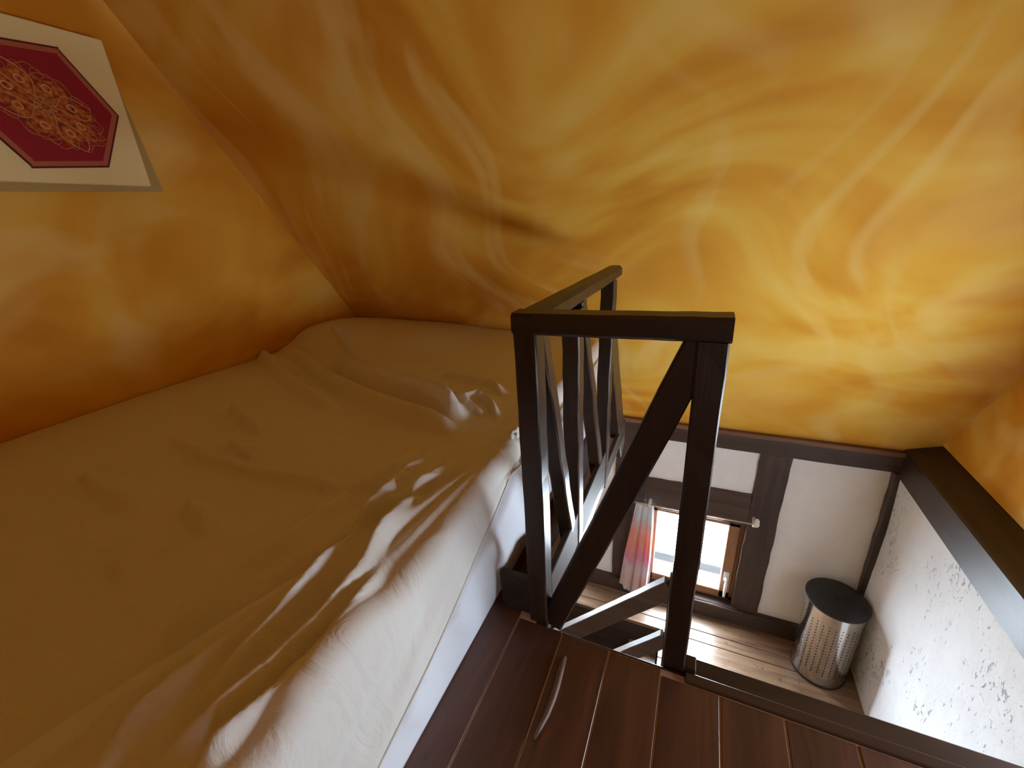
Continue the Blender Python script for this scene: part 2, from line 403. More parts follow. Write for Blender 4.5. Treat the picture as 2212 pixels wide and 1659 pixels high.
rough_bar('timber', (XL, YB+.03, -.335), (1.075, YB+.03, -.335), .10, .112, M['beam_x'], wb, n=24, wob=.002, seed=1)
box('timber_strip', (XL, YB-.032, -.289), (1.06, YB+.05, -.262), M['strip'], wb, .003)
rough_bar('timber', (.497, YB+.03, -.39), (.485, YB+.03, -1.68), .165, .07, M['beam_z'], wb, up=(0, 1, 0), n=16, wob=.003, seed=2)
rough_bar('timber', (-.335, YB+.03, -.39), (-.335, YB+.03, -1.70), .205, .07, M['beam_z'], wb, up=(0, 1, 0), n=16, wob=.003, seed=3)
rough_bar('timber', (-.70, YB+.03, -.39), (-.69, YB+.03, -1.72), .19, .07, M['beam_z'], wb, up=(0, 1, 0), n=16, wob=.003, seed=4)
rough_bar('timber', (-.235, YB+.03, -.828), (.41, YB+.03, -.818), .08, .236, M['beam_x'], wb, n=12, wob=.003, seed=5)
rough_bar('timber', (XL, YB+.02, -1.722), (1.09, YB+.02, -1.722), .10, .126, M['beam_x'], wb, n=24, wob=.003, seed=6)
rough_bar('timber', (1.062, YB-.01, -.39), (1.080, YB-.02, -1.70), .05, .05, M['beam_z'], wb, up=(0, 1, 0), n=24, wob=.0022, seed=8)
rough_bar('timber', (-1.66, YB+.03, -.39), (-1.66, YB+.03, -1.70), .16, .07, M['beam_z'], wb, up=(0, 1, 0), n=12, wob=.003, seed=9)
# white lower left wall lining
struct(box('wall_left_lower', (XL-.15, YN-.1, ZL-.06), (XL+.02, YB+.1, -.13), M['plaster']), 'white plaster wall under the bed loft', 'wall')
w3 = empty('window_3', (-1.175, YB, WB), 'twin of the small window, hidden under the bed loft', 'window', kind='structure')
for a, c in (((TX0, YB+.05, WB), (TX1, YB+.12, WB+.04)), ((TX0, YB+.05, TZ1-.04), (TX1, YB+.12, TZ1)),
             ((TX0, YB+.05, WB), (TX0+.05, YB+.12, TZ1)), ((TX1-.05, YB+.05, WB), (TX1, YB+.12, TZ1))):
    box('window_frame', a, c, M['window_wood'], w3, .004)

# loft floor: tan-filled joints between separate boards
fl = poly_prism('floor', [(XL, YN), (1.10, YN), (1.10, YE-.012), (XE-.03, YE-.012), (XE-.03, 1.93), (-.486, 1.93), (-.486, 2.37), (XL, 2.37)], 2, -.045, -.0022, M['filler'])
struct(fl, 'red-brown loft floor of long boards with pale joints', 'floor')
def plank(x0, x1, ya, yb):
    o = box('floor_plank', (x0+.0020, ya, -.006), (x1-.0020, yb, .0005+rng.uniform(-.0006, .0006)), M['plank'], fl, .0012)
    return o
PW = .1216; xs = [-.364+PW*k for k in range(-15, 13)]
for i, a in enumerate(xs):
    b_ = a+PW
    a2, b2 = max(a, XL), min(b_, 1.10)
    if b2-a2 < .02: continue
    if b2 <= -.36+.02: plank(a2, b2, YN, 2.37 if b2 < -.48 else 1.93)
    elif a2 < 0: plank(a2, b2, YN, YE-.012+rng.uniform(-.002, .004))
    else: plank(a2, b2, YN, .708)
# under side and joists at the rim
struct(box('trim_1', (.050, .711, -.03), (1.06, .737, .004), M['dark_x'], None, .003), 'narrow dark edge board along the open side of the loft floor', 'trim')
struct(box('trim_2', (.05, .775, -.19), (1.06, .83, -.062), M['dark_x'], None, .005), 'dark trimmer joist just outside the loft edge board', 'trim')
struct(box('trim_3', (XE-.05, YE-.03, -.05), (XE-.002, 1.935, -.004), M['dark_y'], None, .004), 'dark rim joist under the guard rail along the bed side', 'trim')
struct(box('trim_4', (XE-.05, YE-.022, -.045), (.048, YE-.004, -.003), M['dark_x'], None, .002), 'dark rim joist under the guard rail facing the photographer', 'trim')

# lower floor with the stair hole
lf = empty('lower_floor', (0, 0, ZL), 'worn brown plank floor of the lower room', 'floor', kind='structure')
HX0, HX1, HY0, HY1 = -1.5, -.035, 1.86, 2.30
def lplank(x0, x1, a, b_): box('floor_plank', (x0, a+.002, ZL-.03), (x1, b_-.002, ZL+rng.uniform(-.0008, .0008)), M['lower_plank'], lf, .002)
for a, b_ in ((2.505, 2.60), (2.385, 2.505)): lplank(XL, 1.16, a, b_)
lplank(XL, 1.16, 2.30, 2.385)
lplank(HX1, 1.16, 2.085, 2.30); lplank(XL, HX0, 2.085, 2.30)
lplank(HX1, 1.16, 1.86, 2.085); lplank(XL, HX0, 1.86, 2.085)
yy = 1.86
while yy > YN:
    lplank(XL, 1.16, max(YN, yy-.29), yy); yy -= .29
box('joint_bed', (HX1+.01, YN, ZL-.06), (1.16, 2.6, ZL-.031), M['joint_dark'], lf)
box('joint_bed', (XL, YN, ZL-.06), (HX1+.01, HY0-.002, ZL-.031), M['joint_dark'], lf)
box('joint_bed', (XL, HY1+.002, ZL-.06), (HX1+.01, 2.6, ZL-.031), M['joint_dark'], lf)
# dark shaft of the stairs below
def shaft():
    bm = bmesh.new(); z0 = ZL-1.6
    add_box(bm, (HX0-.05, HY0-.05, z0-.05), (HX1+.05, HY1+.05, z0))
    add_box(bm, (HX0-.05, HY0-.05, z0), (HX1+.05, HY0, ZL-.032)); add_box(bm, (HX0-.05, HY1, z0), (HX1+.05, HY1+.05, ZL-.032))
    add_box(bm, (HX0-.05, HY0, z0), (HX0, HY1, ZL-.032)); add_box(bm, (HX1, HY0, z0), (HX1+.05, HY1, ZL-.032))
    return from_bm('stair_shaft', bm, M['beam_x'])
struct(shaft(), 'dark boarded stair shaft below the lower floor', 'stairwell')
stair = empty('staircase', (HX1, (HY0+HY1)/2, ZL), 'steep brown wooden stairs going down from the lower floor', 'stairs')
for k in range(6):
    x = HX1-.01-.17*k; z = ZL-.19*(k+1)
    box('tread', (x-.20, HY0+.003, z-.03), (x, HY1-.003, z), M['lower_plank'], stair, .004)

# ------------------------------------------------------------------ the low window
w1 = empty('window_1', (.085, YB, WB), 'small brown wooden window low in the back wall', 'window', kind='structure')
yw = YB+.055
def wbar(nm, x0, x1, z0, z1, ya, yb, m, par): return box(nm, (x0, ya, z0), (x1, yb, z1), M[m], par, .004)
for (x0, x1, z0, z1, m) in ((WX0, WX0+.045, WB, WT, 'window_wood'), (WX1-.045, WX1, WB, WT, 'window_wood'),
                            (WX0, WX1, WT-.03, WT, 'window_wood_x'), (WX0, WX1, WB, WB+.035, 'window_wood_x')):
    wbar('window_frame', x0, x1, z0, z1, yw-.005, yw+.08, m, w1)
sx0, sx1, sz0, sz1 = WX0+.038, WX1-.040, WB+.022, WT-.022
for (x0, x1, z0, z1, m) in ((sx0, sx0+.05, sz0, sz1, 'window_wood'), (sx1-.068, sx1, sz0, sz1, 'window_wood'),
                            (sx0, sx1, sz1-.03, sz1, 'window_wood_x'), (sx0, sx1, sz0, sz0+.062, 'window_wood_x')):
    wbar('sash', x0, x1, z0, z1, yw-.020, yw+.035, m, w1)
mg, ng, bgl = new_mat('window_glass')
for n_ in list(ng.nodes):
    if n_.type != 'OUTPUT_MATERIAL': ng.nodes.remove(n_)
out = [n_ for n_ in ng.nodes if n_.type == 'OUTPUT_MATERIAL'][0]
tr = nd(ng, 'ShaderNodeBsdfTransparent'); gl = nd(ng, 'ShaderNodeBsdfGlossy'); gl.inputs['Roughness'].default_value = .02
mx = nd(ng, 'ShaderNodeMixShader'); mx.inputs[0].default_value = .04; lk(ng, tr.outputs[0], mx.inputs[1]); lk(ng, gl.outputs[0], mx.inputs[2]); lk(ng, mx.outputs[0], out.inputs[0])
mgt = mg.copy(); mgt.name = 'grey_dimming_glass'  # tint added to cut the daylight through the gable pane
[n_ for n_ in mgt.node_tree.nodes if n_.type == 'BSDF_TRANSPARENT'][0].inputs[0].default_value = (.80, .80, .80, 1)
mgd = mg.copy(); mgd.name = 'dark_dimming_glass'  # deeper tint added to weaken the fill window behind the camera
[n_ for n_ in mgd.node_tree.nodes if n_.type == 'BSDF_TRANSPARENT'][0].inputs[0].default_value = (.32, .32, .32, 1)
box('pane', (sx0+.04, yw+.008, sz0+.05), (sx1-.055, yw+.012, sz1-.02), mg, w1)
box('pane', (XR+.028, GY0+.02, FZ0+.02), (XR+.032, GY1-.02, FZ1-.02), mgt, w2)
box('pane', (FX0+.02, YN-.032, FZ0+.02), (FX1-.02, YN-.028, FH-.02), mgd, w4)
box('pane', (TX0+.04, YB+.08, WB+.03), (TX1-.04, YB+.084, TZ1-.03), mg, w3)
hx, hz = .350, -1.43
hb = box('handle_plate', (hx-.016, yw-.030, hz-.035), (hx+.016, yw-.019, hz+.040), M['white_plastic'], w1, .004, 2)
tube('handle', [(hx, yw-.028, hz-.005), (hx, yw-.060, hz-.010), (hx, yw-.066, hz-.03), (hx, yw-.064, hz-.145)], .009, M['white_plastic'], w1, 10, [.009, .009, .011, .008])
tag(hb, 'white handle plate')
box('window_sill', (WX0-.02, YB-.018, WB-.030), (WX1+.02, YB+.06, WB+.002), M['beam_x'], w1, .004)
# rail outside, seen through the pane
o = rough_bar('balcony_rail', (-1.9, 2.98, -1.745), (1.3, 2.98, -1.745), .03, .075, M['outside'], n=14, seed=21)
tag(o, 'weathered grey wooden rail outside the low window', 'rail')
for xx in (-1.8, -.5, 1.15):
    box('rail_arm', (xx-.02, 2.755, -1.765), (xx+.02, 2.975, -1.725), M['outside'], o, .003)

# ------------------------------------------------------------------ guard rail round the stair opening
gx0, gx1 = -.337, -.288
rail = empty('guard_rail', (-.3125, .76, 0), 'dark wooden guard rail with slanted braces around the stair opening', 'railing')
rough_bar('post', (-.3125, .7605, -.02), (-.3125, .7605, .786), .049, .049, M['dark_z'], rail, up=(0, 1, 0), n=14, seed=31, bev=.003)
rough_bar('post', (.024, .7605, -.02), (.026, .7605, .790), .049, .049, M['dark_z'], rail, up=(0, 1, 0), n=14, seed=32, bev=.003)
rough_bar('post', (-.3125, 1.076, -.06), (-.3125, 1.078, .768), .049, .051, M['dark_z'], rail, up=(0, 1, 0), n=14, seed=33, bev=.004, wob=.0014)
rough_bar('post', (-.3125, 1.475, -.06), (-.3125, 1.548, .772), .049, .052, M['dark_z'], rail, up=(0, 1, 0), n=14, seed=34, bev=.004, wob=.0014)
rough_bar('handrail', (-.338, .7585, .8065), (.052, .7585, .8115), .052, .043, M['dark_x'], rail, n=12, seed=35, bev=.006, wob=.0005)
rough_bar('handrail', (-.3125, .733, .8065), (-.3125, 1.655, .790), .052, .044, M['dark_y'], rail, n=20, seed=36, bev=.010, wob=.0005)
rough_bar('brace', (-.281, .763, -.012), (.014, .763, .798), .034, .058, M['dark_z'], rail, n=14, seed=37, up=(1, 0, 0), wob=.001,
          cut=None)
def yb_brace(y0_, z0_, y1_, z1_, sd, th=.042): rough_bar('brace', (-.3125, y0_, z0_), (-.3125, y1_, z1_), .044, th, M['dark_z'], rail, n=12, seed=sd, up=(0, 1, 0), wob=.0015)
yb_brace(.800, .785, 1.025, .02, 38)
yb_brace(1.122, .785, 1.435, -.03, 39)
yb_brace(1.565, .55, 1.90, -.12, 40, .11)
box('toe_board', (XE-.020, .785, 0.0), (XE-.002, 1.052, .122), M['toe'], rail, .003)
box('toe_board', (XE-.020, 1.103, -.01), (XE-.002, 1.46, .112), M['toe'], rail, .003)
box('toe_board', (XE-.020, 1.50, -.04), (XE-.002, 1.93, .03), M['toe'], rail, .003)
box('toe_board', (-.424, .748, 0.0), (-.336, .772, .118), M['toe'], rail, .003)
box('mounting_block', (.0485, .738, -.030), (.072, .772, .015), M['dark_x'], rail, .002)

# ------------------------------------------------------------------ stair balustrade in the lower room
yb_ = 1.80
bal = empty('stair_balustrade', (.0, yb_, ZL), 'brown sloping handrail and lower rail beside the stairs in the lower room', 'railing')
rough_bar('handrail', (-1.05, yb_+.03, -2.06+.05), (.005, yb_+.03, -.885+.012), .05, .105, M['beam_x'], bal, n=16, seed=51, bev=.004)
rough_bar('lower_rail', (-.85, yb_+.03, -2.235), (.005, yb_+.03, -1.262), .045, .085, M['beam_x'], bal, n=16, seed=52, bev=.004)
rough_bar('newel', (.020, yb_+.03, ZL-.002), (.020, yb_+.03, -.80), .055, .055, M['dark_z'], bal, up=(0, 1, 0), n=10, seed=53)

# ------------------------------------------------------------------ bed: mattress under a crumpled sheet
BX1 = -.450; BT = .375                      # bed edge and top
rs = np.random.RandomState(11)
def fold_lines():
    F = []
    def px(pts, h, w, z=.39): F.append(([on(p, 2, z)[:2] for p in pts], h, w))
    px([(905, 955), (840, 1010), (760, 1065), (700, 1110), (600, 1180), (490, 1255), (400, 1330), (300, 1420)], .012, .016)
    px([(960, 950), (880, 1020), (800, 1110), (740, 1180), (680, 1260), (600, 1350), (480, 1470), (330, 1590)], .013, .014)
    px([(1000, 960), (900, 1060), (830, 1150), (770, 1240), (700, 1330), (590, 1440), (440, 1560), (260, 1655)], .012, .012)
    px([(840, 1190), (760, 1310), (690, 1400), (600, 1490), (480, 1590), (400, 1659)], .012, .010)
    px([(860, 1250), (800, 1370), (700, 1480), (600, 1590), (540, 1659)], .010, .008)
    px([(740, 1180), (620, 1290), (500, 1390), (360, 1500), (200, 1640)], .011, .012)
    px([(600, 1250), (480, 1350), (330, 1460), (120, 1620)], .008, .016)
    # pillow crease and wrinkles beside it
    px([(700, 775), (746, 815), (798, 839), (830, 847), (917, 867), (977, 889), (1009, 895)], .024, .020, .41)
    px([(600, 745), (639, 775), (679, 807), (718, 835), (798, 863), (877, 887), (957, 911), (993, 923)], .018, .022, .41)
    px([(560, 760), (571, 775), (599, 811), (639, 839), (679, 859), (740, 880)], .014, .022, .41)
    px([(718, 730), (735, 742), (750, 760), (765, 785)], .012, .014, .42)
    px([(640, 745), (670, 770), (700, 800)], .010, .014, .42)
    px([(890, 800), (905, 830), (915, 860)], .008, .012, .41)
    px([(1000, 870), (1030, 850), (1060, 862), (1075, 890)], .012, .012, .41)
    px([(940, 800), (1000, 812), (1060, 822), (1095, 845)], .010, .016, .41)
    px([(960, 850), (1010, 868), (1050, 885)], .009, .012, .41)
    # long shallow folds over the left half
    px([(341, 937), (451, 994), (561, 1026), (682, 1042), (760, 1060)], .010, .018)
    px([(493, 952), (525, 978), (556, 1005)], .008, .012)
    px([(500, 885), (520, 905), (545, 925), (575, 940)], .014, .020)
    px([(180, 1020), (215, 1055), (260, 1080), (330, 1090)], .010, .030)
    px([(400, 1080), (440, 1120), (450, 1150)], .010, .022)
    px([(230, 1240), (300, 1200), (380, 1180)], .006, .040)
    return F
FOLDS = fold_lines()
CREASES = [([on(p, 2, .41)[:2] for p in [(690, 770), (746, 815), (798, 839), (830, 847), (917, 867), (977, 889), (1015, 897)]], .07, .008),
           ([on(p, 2, .41)[:2] for p in [(610, 760), (639, 775), (679, 807), (718, 835), (798, 863), (877, 887), (957, 911), (1000, 925)]], .034, .010),
           ([on(p, 2, .41)[:2] for p in [(555, 765), (571, 778), (599, 811), (639, 839), (679, 859), (750, 885)]], .026, .010)]
def seg_field(X, Y, pts, w):
    """1 on the polyline, falling off sharply on one side and slowly on the other"""
    best = np.full(X.shape, 9.0); tt = np.zeros(X.shape); sg = np.zeros(X.shape)
    n = len(pts)-1
    for i in range(n):
        a, b_ = pts[i], pts[i+1]; d = b_-a; L2 = d@d
        t = np.clip(((X-a[0])*d[0]+(Y-a[1])*d[1])/L2, 0, 1)
        ex, ey = X-(a[0]+t*d[0]), Y-(a[1]+t*d[1]); q = np.hypot(ex, ey)
        m = q < best; best[m] = q[m]; tt[m] = ((i+t)/n)[m]; sg[m] = np.sign(d[0]*ey-d[1]*ex)[m]
    ww = np.where(sg > 0, w*1.5, w*.75)
    env = np.clip(np.minimum(tt, 1-tt)*5, 0, 1); env = env*env*(3-2*env)
    return np.exp(-(best/ww)**2)*env
def step_field(X, Y, pts, w):
    best = np.full(X.shape, 9.0); tt = np.zeros(X.shape); sg = np.zeros(X.shape); n = len(pts)-1
    for i in range(n):
        a, b_ = pts[i], pts[i+1]; d = b_-a; L2 = d@d
        t = np.clip(((X-a[0])*d[0]+(Y-a[1])*d[1])/L2, 0, 1)
        ex, ey = X-(a[0]+t*d[0]), Y-(a[1]+t*d[1]); q = np.hypot(ex, ey)
        m = q < best; best[m] = q[m]; tt[m] = ((i+t)/n)[m]; sg[m] = np.sign(d[0]*ey-d[1]*ex)[m]
    env = np.clip(np.minimum(tt, 1-tt)*4, 0, 1); env = env*env*(3-2*env)
    return env*np.where(sg > 0, 1.0, 0.0)*(1-np.exp(-best/w))*np.exp(-best/(w*12))
def smooth01(t): t = np.clip(t, 0, 1); return t*t*(3-2*t)
def top_height(X, Y):
    Z = np.full(X.shape, BT)
    Z += .028*smooth01((-.9-X)/1.1)                                            # fuller towards the wall
    Z += .045*smooth01((Y-1.45)/.22)*smooth01((-.95-X)/.5)*(1-.5*smooth01((Y-1.85)/.3))  # pillow under the sheet
    Z += .030*smooth01((Y-1.50)/.25)*smooth01((-.50-X)/.5)
    Z += .020*np.exp(-((X+1.95)/.16)**2-((Y-1.85)/.25)**2)
    r = np.random.RandomState(5)
    for k in range(14):
        fx, fy = r.normal(0, 5), r.normal(0, 5); Z += .0016*np.sin(fx*X+fy*Y+r.uniform(0, 6.28))
    for pts, h, w in FOLDS: Z += 3.2*h*seg_field(X, Y, pts, w)
    for pts, h, w in CREASES: Z += h*step_field(X, Y, pts, w)
    pc = on((1099, 938), 2, .40)                                               # the sheet is pinched here against the post
    th = np.arctan2(Y-pc[1], X-pc[0]); rr = np.hypot(X-pc[0], Y-pc[1])
    fan = np.exp(-((th+1.84)/.27)**2)*smooth01((rr-.12)/.25)*(1-smooth01((rr-.95)/.5))   # folds fanning out of the pinch
    for k, (f, p_) in enumerate(((25, .4), (43, 2.0), (71, 5.1))): Z += fan*.0115/(1+.8*k)*np.sin(f*th+p_+.5*np.sin(1.6*rr+k))
    Z += .020*np.exp(-(rr/.022)**2)-.012*np.exp(-(rr/.06)**2)
    return Z
def hem_z(y):
    pts = [(-1.4, .03), (0.0, .045), (.35, .14), (.60, .215), (.82, .295), (.90, .345), (.94, .372), (1.0, .335), (1.15, .325), (1.4, .33), (2.2, .33)]
    return np.interp(y, [p[0] for p in pts], [p[1] for p in pts])
def make_sheet():
    ny, nt, ns = 420, 260, 46
    ys = np.linspace(YN+.02, 2.115, ny)
    tx = XL+.006+(BX1-.045-XL-.006)*np.linspace(0, 1, nt)**.92
    V = np.zeros((ny, nt+ns, 3))
    X, Y = np.meshgrid(tx, ys); Z = top_height(X, Y)
    # keep under the sloping ceiling
    Z = np.minimum(Z, DR-KR*Y-.004)
    V[:, :nt, 0] = X; V[:, :nt, 1] = Y; V[:, :nt, 2] = Z
    ze = Z[:, -1]; hz_ = hem_z(ys)
    for j in range(ns):
        s = (j+1)/ns
        if s <= .35:
            a = s/.35*math.pi/2
            x = (BX1-.045)+.045*math.sin(a)*np.ones(ny); z = ze-.045*(1-math.cos(a))
        else:
            q = (s-.35)/.65
            x = BX1+.012*q*np.ones(ny); z = (ze-.045)*(1-q)+np.minimum(hz_, ze-.05)*q
        # drapery folds running down the side, slanting with the hem
        drop = smooth01((s-.15)/.85)
        fold = np.zeros(ny)
        for k, (f, ph, sl) in enumerate(((34, .3, -.36), (61, 1.9, -.30), (105, 4.0, -.42), (22, 2.2, -.55))):
            fold += np.sin(f*(z+sl*ys)+ph+.8*np.sin(3.1*ys+k))/(1+k*.5)
        amp = .0035*smooth01((1.02-ys)/.2)+.0015
        V[:, nt+j, 0] = x+fold*amp*drop; V[:, nt+j, 1] = ys; V[:, nt+j, 2] = z
    nv = nt+ns
    verts = V.reshape(-1, 3).tolist()
    faces = [(i*nv+j, i*nv+j+1, (i+1)*nv+j+1, (i+1)*nv+j) for i in range(ny-1) for j in range(nv-1)]
    me = bpy.data.meshes.new('bed_sheet'); me.from_pydata(verts, [], faces); me.update()
    for p in me.polygons: p.use_smooth = True
    o = link('bed_sheet', me, M['sheet'])
    s = o.modifiers.new('thickness', 'SOLIDIFY'); s.thickness = .003; s.offset = -1
    # seam cord along the hem
    h = [tuple(V[i, -1]) for i in range(0, ny, 4)]
    tube('hem', [(x+.001, y, z) for x, y, z in h], .0028, M['sheet'], o, 6)
    return o
sheet = tag(make_sheet(), 'rumpled off-white sheet spread over the bed', 'bed sheet')
# small turned-up ends of cloth along the rail side of the sheet
for k, (p, ya, sz) in enumerate((((1097, 931), .93, .020), ((1205, 822), 1.02, .022), ((1208, 868), 1.0, .020))):
    yk = [1.0, 1.19, 1.16][k]; zk = [.405, .372, .335][k]; xk = [-.468, -.418, -.415][k]
    bm = bmesh.new(); bmesh.ops.create_icosphere(bm, subdivisions=3, radius=1)
    r = random.Random(k)
    for v in bm.verts:
        c = v.co; q = 1+.25*math.sin(5*c.x+k)*math.cos(4*c.y+2*k)+.12*math.sin(9*c.z)
        v.co = Vector((xk+c.x*sz*.8*q, yk+c.y*sz*1.2*q, zk+c.z*sz*.8*q))
    from_bm('cloth_tuft', bm, M['sheet'], sheet, True)
def make_mattress():
    """box mattress with a slack cover: rounded rim, bulging sides with slanting wrinkles"""
    ny, nr = 260, 40
    ys = np.linspace(YN+.03, 2.09, ny); V = []
    for y in ys:
        top = min(BT-.012, DR-KR*y-.03); row = []
        for j in range(nr):
            s = j/(nr-1)
            z = .004+(top-.004)*s
            bul = .020*math.sin(math.pi*min(1, s*1.02))**.7 if 0 < s < 1 else 0
            near = smooth01((y-.55)/.5)
            bul *= .35+1.5*near
            wr = (math.sin(31*(y+.55*z)+.4)+.7*math.sin(57*(y+.7*z)+1.3)+.5*math.sin(93*(y+.4*z)))*.0042*math.sin(math.pi*s)
            free = smooth01((hem_z(y)-.004-z)/.035)
            x = BX1-.014+(.016+bul+wr)*free
            # top rim rounding
            e = max(0, (s-.86)/.14); x -= .04*(1-math.sqrt(max(0, 1-e*e)))
            row.append((x, y, z))
        row.append((XL+.01, y, top)); row.append((XL+.01, y, .004))
        V.append(row)
    nv = nr+2; verts = [p for r_ in V for p in r_]
    faces = [(i*nv+j, i*nv+(j+1) % nv, (i+1)*nv+(j+1) % nv, (i+1)*nv+j) for i in range(ny-1) for j in range(nv)]
    faces.append(tuple(range(nv))); faces.append(tuple((ny-1)*nv+j for j in range(nv))[::-1])
    me = bpy.data.meshes.new('mattress'); me.from_pydata(verts, [], faces); me.update()
    for p in me.polygons: p.use_smooth = len(p.vertices) == 4
    return link('mattress', me, M['mattress'])
tag(make_mattress(), 'thick white mattress on the loft floor beneath the rumpled sheet', 'mattress')

# ------------------------------------------------------------------ framed textile on the left wall
PX = XL+.040
pic = empty('wall_picture', (XL, .80, 1.20), 'cream canvas with a crimson octagonal textile and orange medallion on the left wall', 'picture')
cy0, cy1 = .600, 1.110
poly_prism('underside_shadow', [(1.112, 1.66), (1.163, 1.190), (.475, 1.172), (.475, 1.60)], 0, XL, XL+.014, M['under_shadow'], pic)  # added wedge coloured as the canvas underside and its shadow on the wall
rough = box('canvas', (XL, .475, 1.205), (PX, 1.112, 1.682), M['canvas'], pic, .003)
# octagon outline in wall coordinates (y, z), point symmetric about its centre
CYZ = np.array([.873, 1.435]); half = [(.973, 1.622), (1.077, 1.442), (.990, 1.267), (.779, 1.257)]
def octo(k, base=[(.970, 1.620), (1.077, 1.442), (.988, 1.267), (.777, 1.255)]):
    a = [np.array(p)-CYZ for p in base]; pts = a+[-p for p in a]
    ang = sorted(pts, key=lambda p: math.atan2(p[1], p[0]))
    out_ = []
    for p in ang: L = np.linalg.norm(p); out_.append(CYZ+p*(L-k)/L)
    return [tuple(p) for p in out_]
tx_ = poly_prism('textile_edge', octo(-.004), 0, PX-.001, PX+.0030, M['red_dark'], pic)
poly_prism('braid', octo(.003), 0, PX, PX+.0045, M['braid'], pic)
poly_prism('crimson_field', octo(.020), 0, PX, PX+.0060, M['red'], pic)
# embroidered medallion: lens of curling petals round a rosette
u_ = np.array([.78, -.62]); u_ /= np.linalg.norm(u_); v_ = np.array([-u_[1], u_[0]])     # long axis runs down to the right
def med(pu, pv): p = CYZ+u_*pu+v_*pv; return (PX, p[0], p[1])
def ribbon(name, pts, w, mat, closed=False, h=.0085):
    bm = bmesh.new(); n = len(pts); vs = []
    P = [np.array(p) for p in pts]
    for i in range(n):
        a = P[(i-1) % n] if (closed or i > 0) else P[i]; b_ = P[(i+1) % n] if (closed or i < n-1) else P[i]
        d = b_-a; d = d/(np.linalg.norm(d)+1e-9); nn = np.array([0, -d[2], d[1]])
        q = P[i]
        vs.append([bm.verts.new((PX+.005, *(q+nn*w)[1:])), bm.verts.new((PX+h, *(q+nn*w*.5)[1:])), bm.verts.new((PX+h, *(q-nn*w*.5)[1:])), bm.verts.new((PX+.005, *(q-nn*w)[1:]))])
    for i in range(n if closed else n-1):
        j = (i+1) % n
        for k in range(3): bm.faces.new([vs[i][k], vs[i][k+1], vs[j][k+1], vs[j][k]])
    return rel(pic, from_bm(name, bm, mat, pic))
A_, B_ = .150, .098
ribbon('scroll', [med(A_*math.cos(t)*(1+.06*math.cos(12*t)), B_*math.sin(t)*(1+.07*math.cos(12*t))) for t in np.linspace(0, 2*math.pi, 120, endpoint=False)], .0014, M['emb'], True)
bmf = bmesh.new(); bmf.faces.new([bmf.verts.new((PX+.0064, *med(.128*math.cos(t)*(1+.10*math.cos(8*t)), .082*math.sin(t)*(1+.10*math.cos(8*t)))[1:])) for t in np.linspace(0, 2*math.pi, 96, endpoint=False)])
emb_ground, ntg, bge = new_mat('embroidered_ground')
vv = coords(ntg, (1, 60, 60)); vo = nd(ntg, 'ShaderNodeTexVoronoi'); vo.inputs['Scale'].default_value = 1.2; lk(ntg, vv, vo.inputs['Vector'])
lk(ntg, ramp(ntg, vo.outputs['Distance'], [(.15, (.62, .22, .05)), (.55, (.42, .10, .02)), (.8, (.20, .03, .012))]), bge.inputs['Base Color']); bge.inputs['Roughness'].default_value = .9
rel(pic, from_bm('medallion_ground', bmf, emb_ground, pic))
for k in range(8):
    a = 2*math.pi*k/8+.2
    for s_ in (-1, 1):
        pts = []
        for t in np.linspace(0, 1, 14):
            r_ = .022+.100*t; an = a+s_*(.42*math.sin(math.pi*t))
            pts.append(med(r_*1.30*math.cos(an), r_*.82*math.sin(an)))
        ribbon('petal_outline', pts, .0017, M['emb2'] if k % 2 else M['emb'])
    r_ = .072; ribbon('bud', [med(1.25*r_*math.cos(a)+.012*math.cos(t), .80*r_*math.sin(a)+.009*math.sin(t)) for t in np.linspace(0, 2*math.pi, 12, endpoint=False)], .003, M['emb2'], True)
for k in range(10):
    a = 2*math.pi*k/10
    ribbon('rosette_petal', [med(.020*math.cos(a)+.009*math.cos(t), .018*math.sin(a)+.008*math.sin(t)) for t in np.linspace(0, 2*math.pi, 10, endpoint=False)], .0014, M['emb2'], True, .0095)
for k in range(16):
    a = 2*math.pi*k/16
    ribbon('outer_leaf', [med(.134*math.cos(a)+.016*math.cos(t), .088*math.sin(a)+.012*math.sin(t)) for t in np.linspace(0, 2*math.pi, 14, endpoint=False)], .0011, M['emb'], True, .008)

# ------------------------------------------------------------------ bulb hanging from the collar ceiling, above the picture's edge
LP = (-.15, .75, 1.90)
lamp = empty('pendant_bulb', (LP[0], LP[1], ZC), 'bare warm bulb on a cord under the flat strip of ceiling', 'lamp')
tube('cord', [(LP[0], LP[1], ZC), (LP[0], LP[1], LP[2]+.10)], .004, M['black'], lamp, 8)
lathe('socket', [(.012, .10), (.02, .095), (.022, .055), (.018, .045)], LP, M['white_plastic'], lamp, 20)
mb, nb_, bb = new_mat('warm_bulb'); bb.inputs['Emission Color'].default_value = (1, .72, .40, 1); bb.inputs['Emission Strength'].default_value = 14
lathe('bulb', [(.016, .05), (.022, .03), (.036, .005), (.040, -.015), (.034, -.038), (.018, -.052), (0, -.055)], LP, mb, lamp, 20)

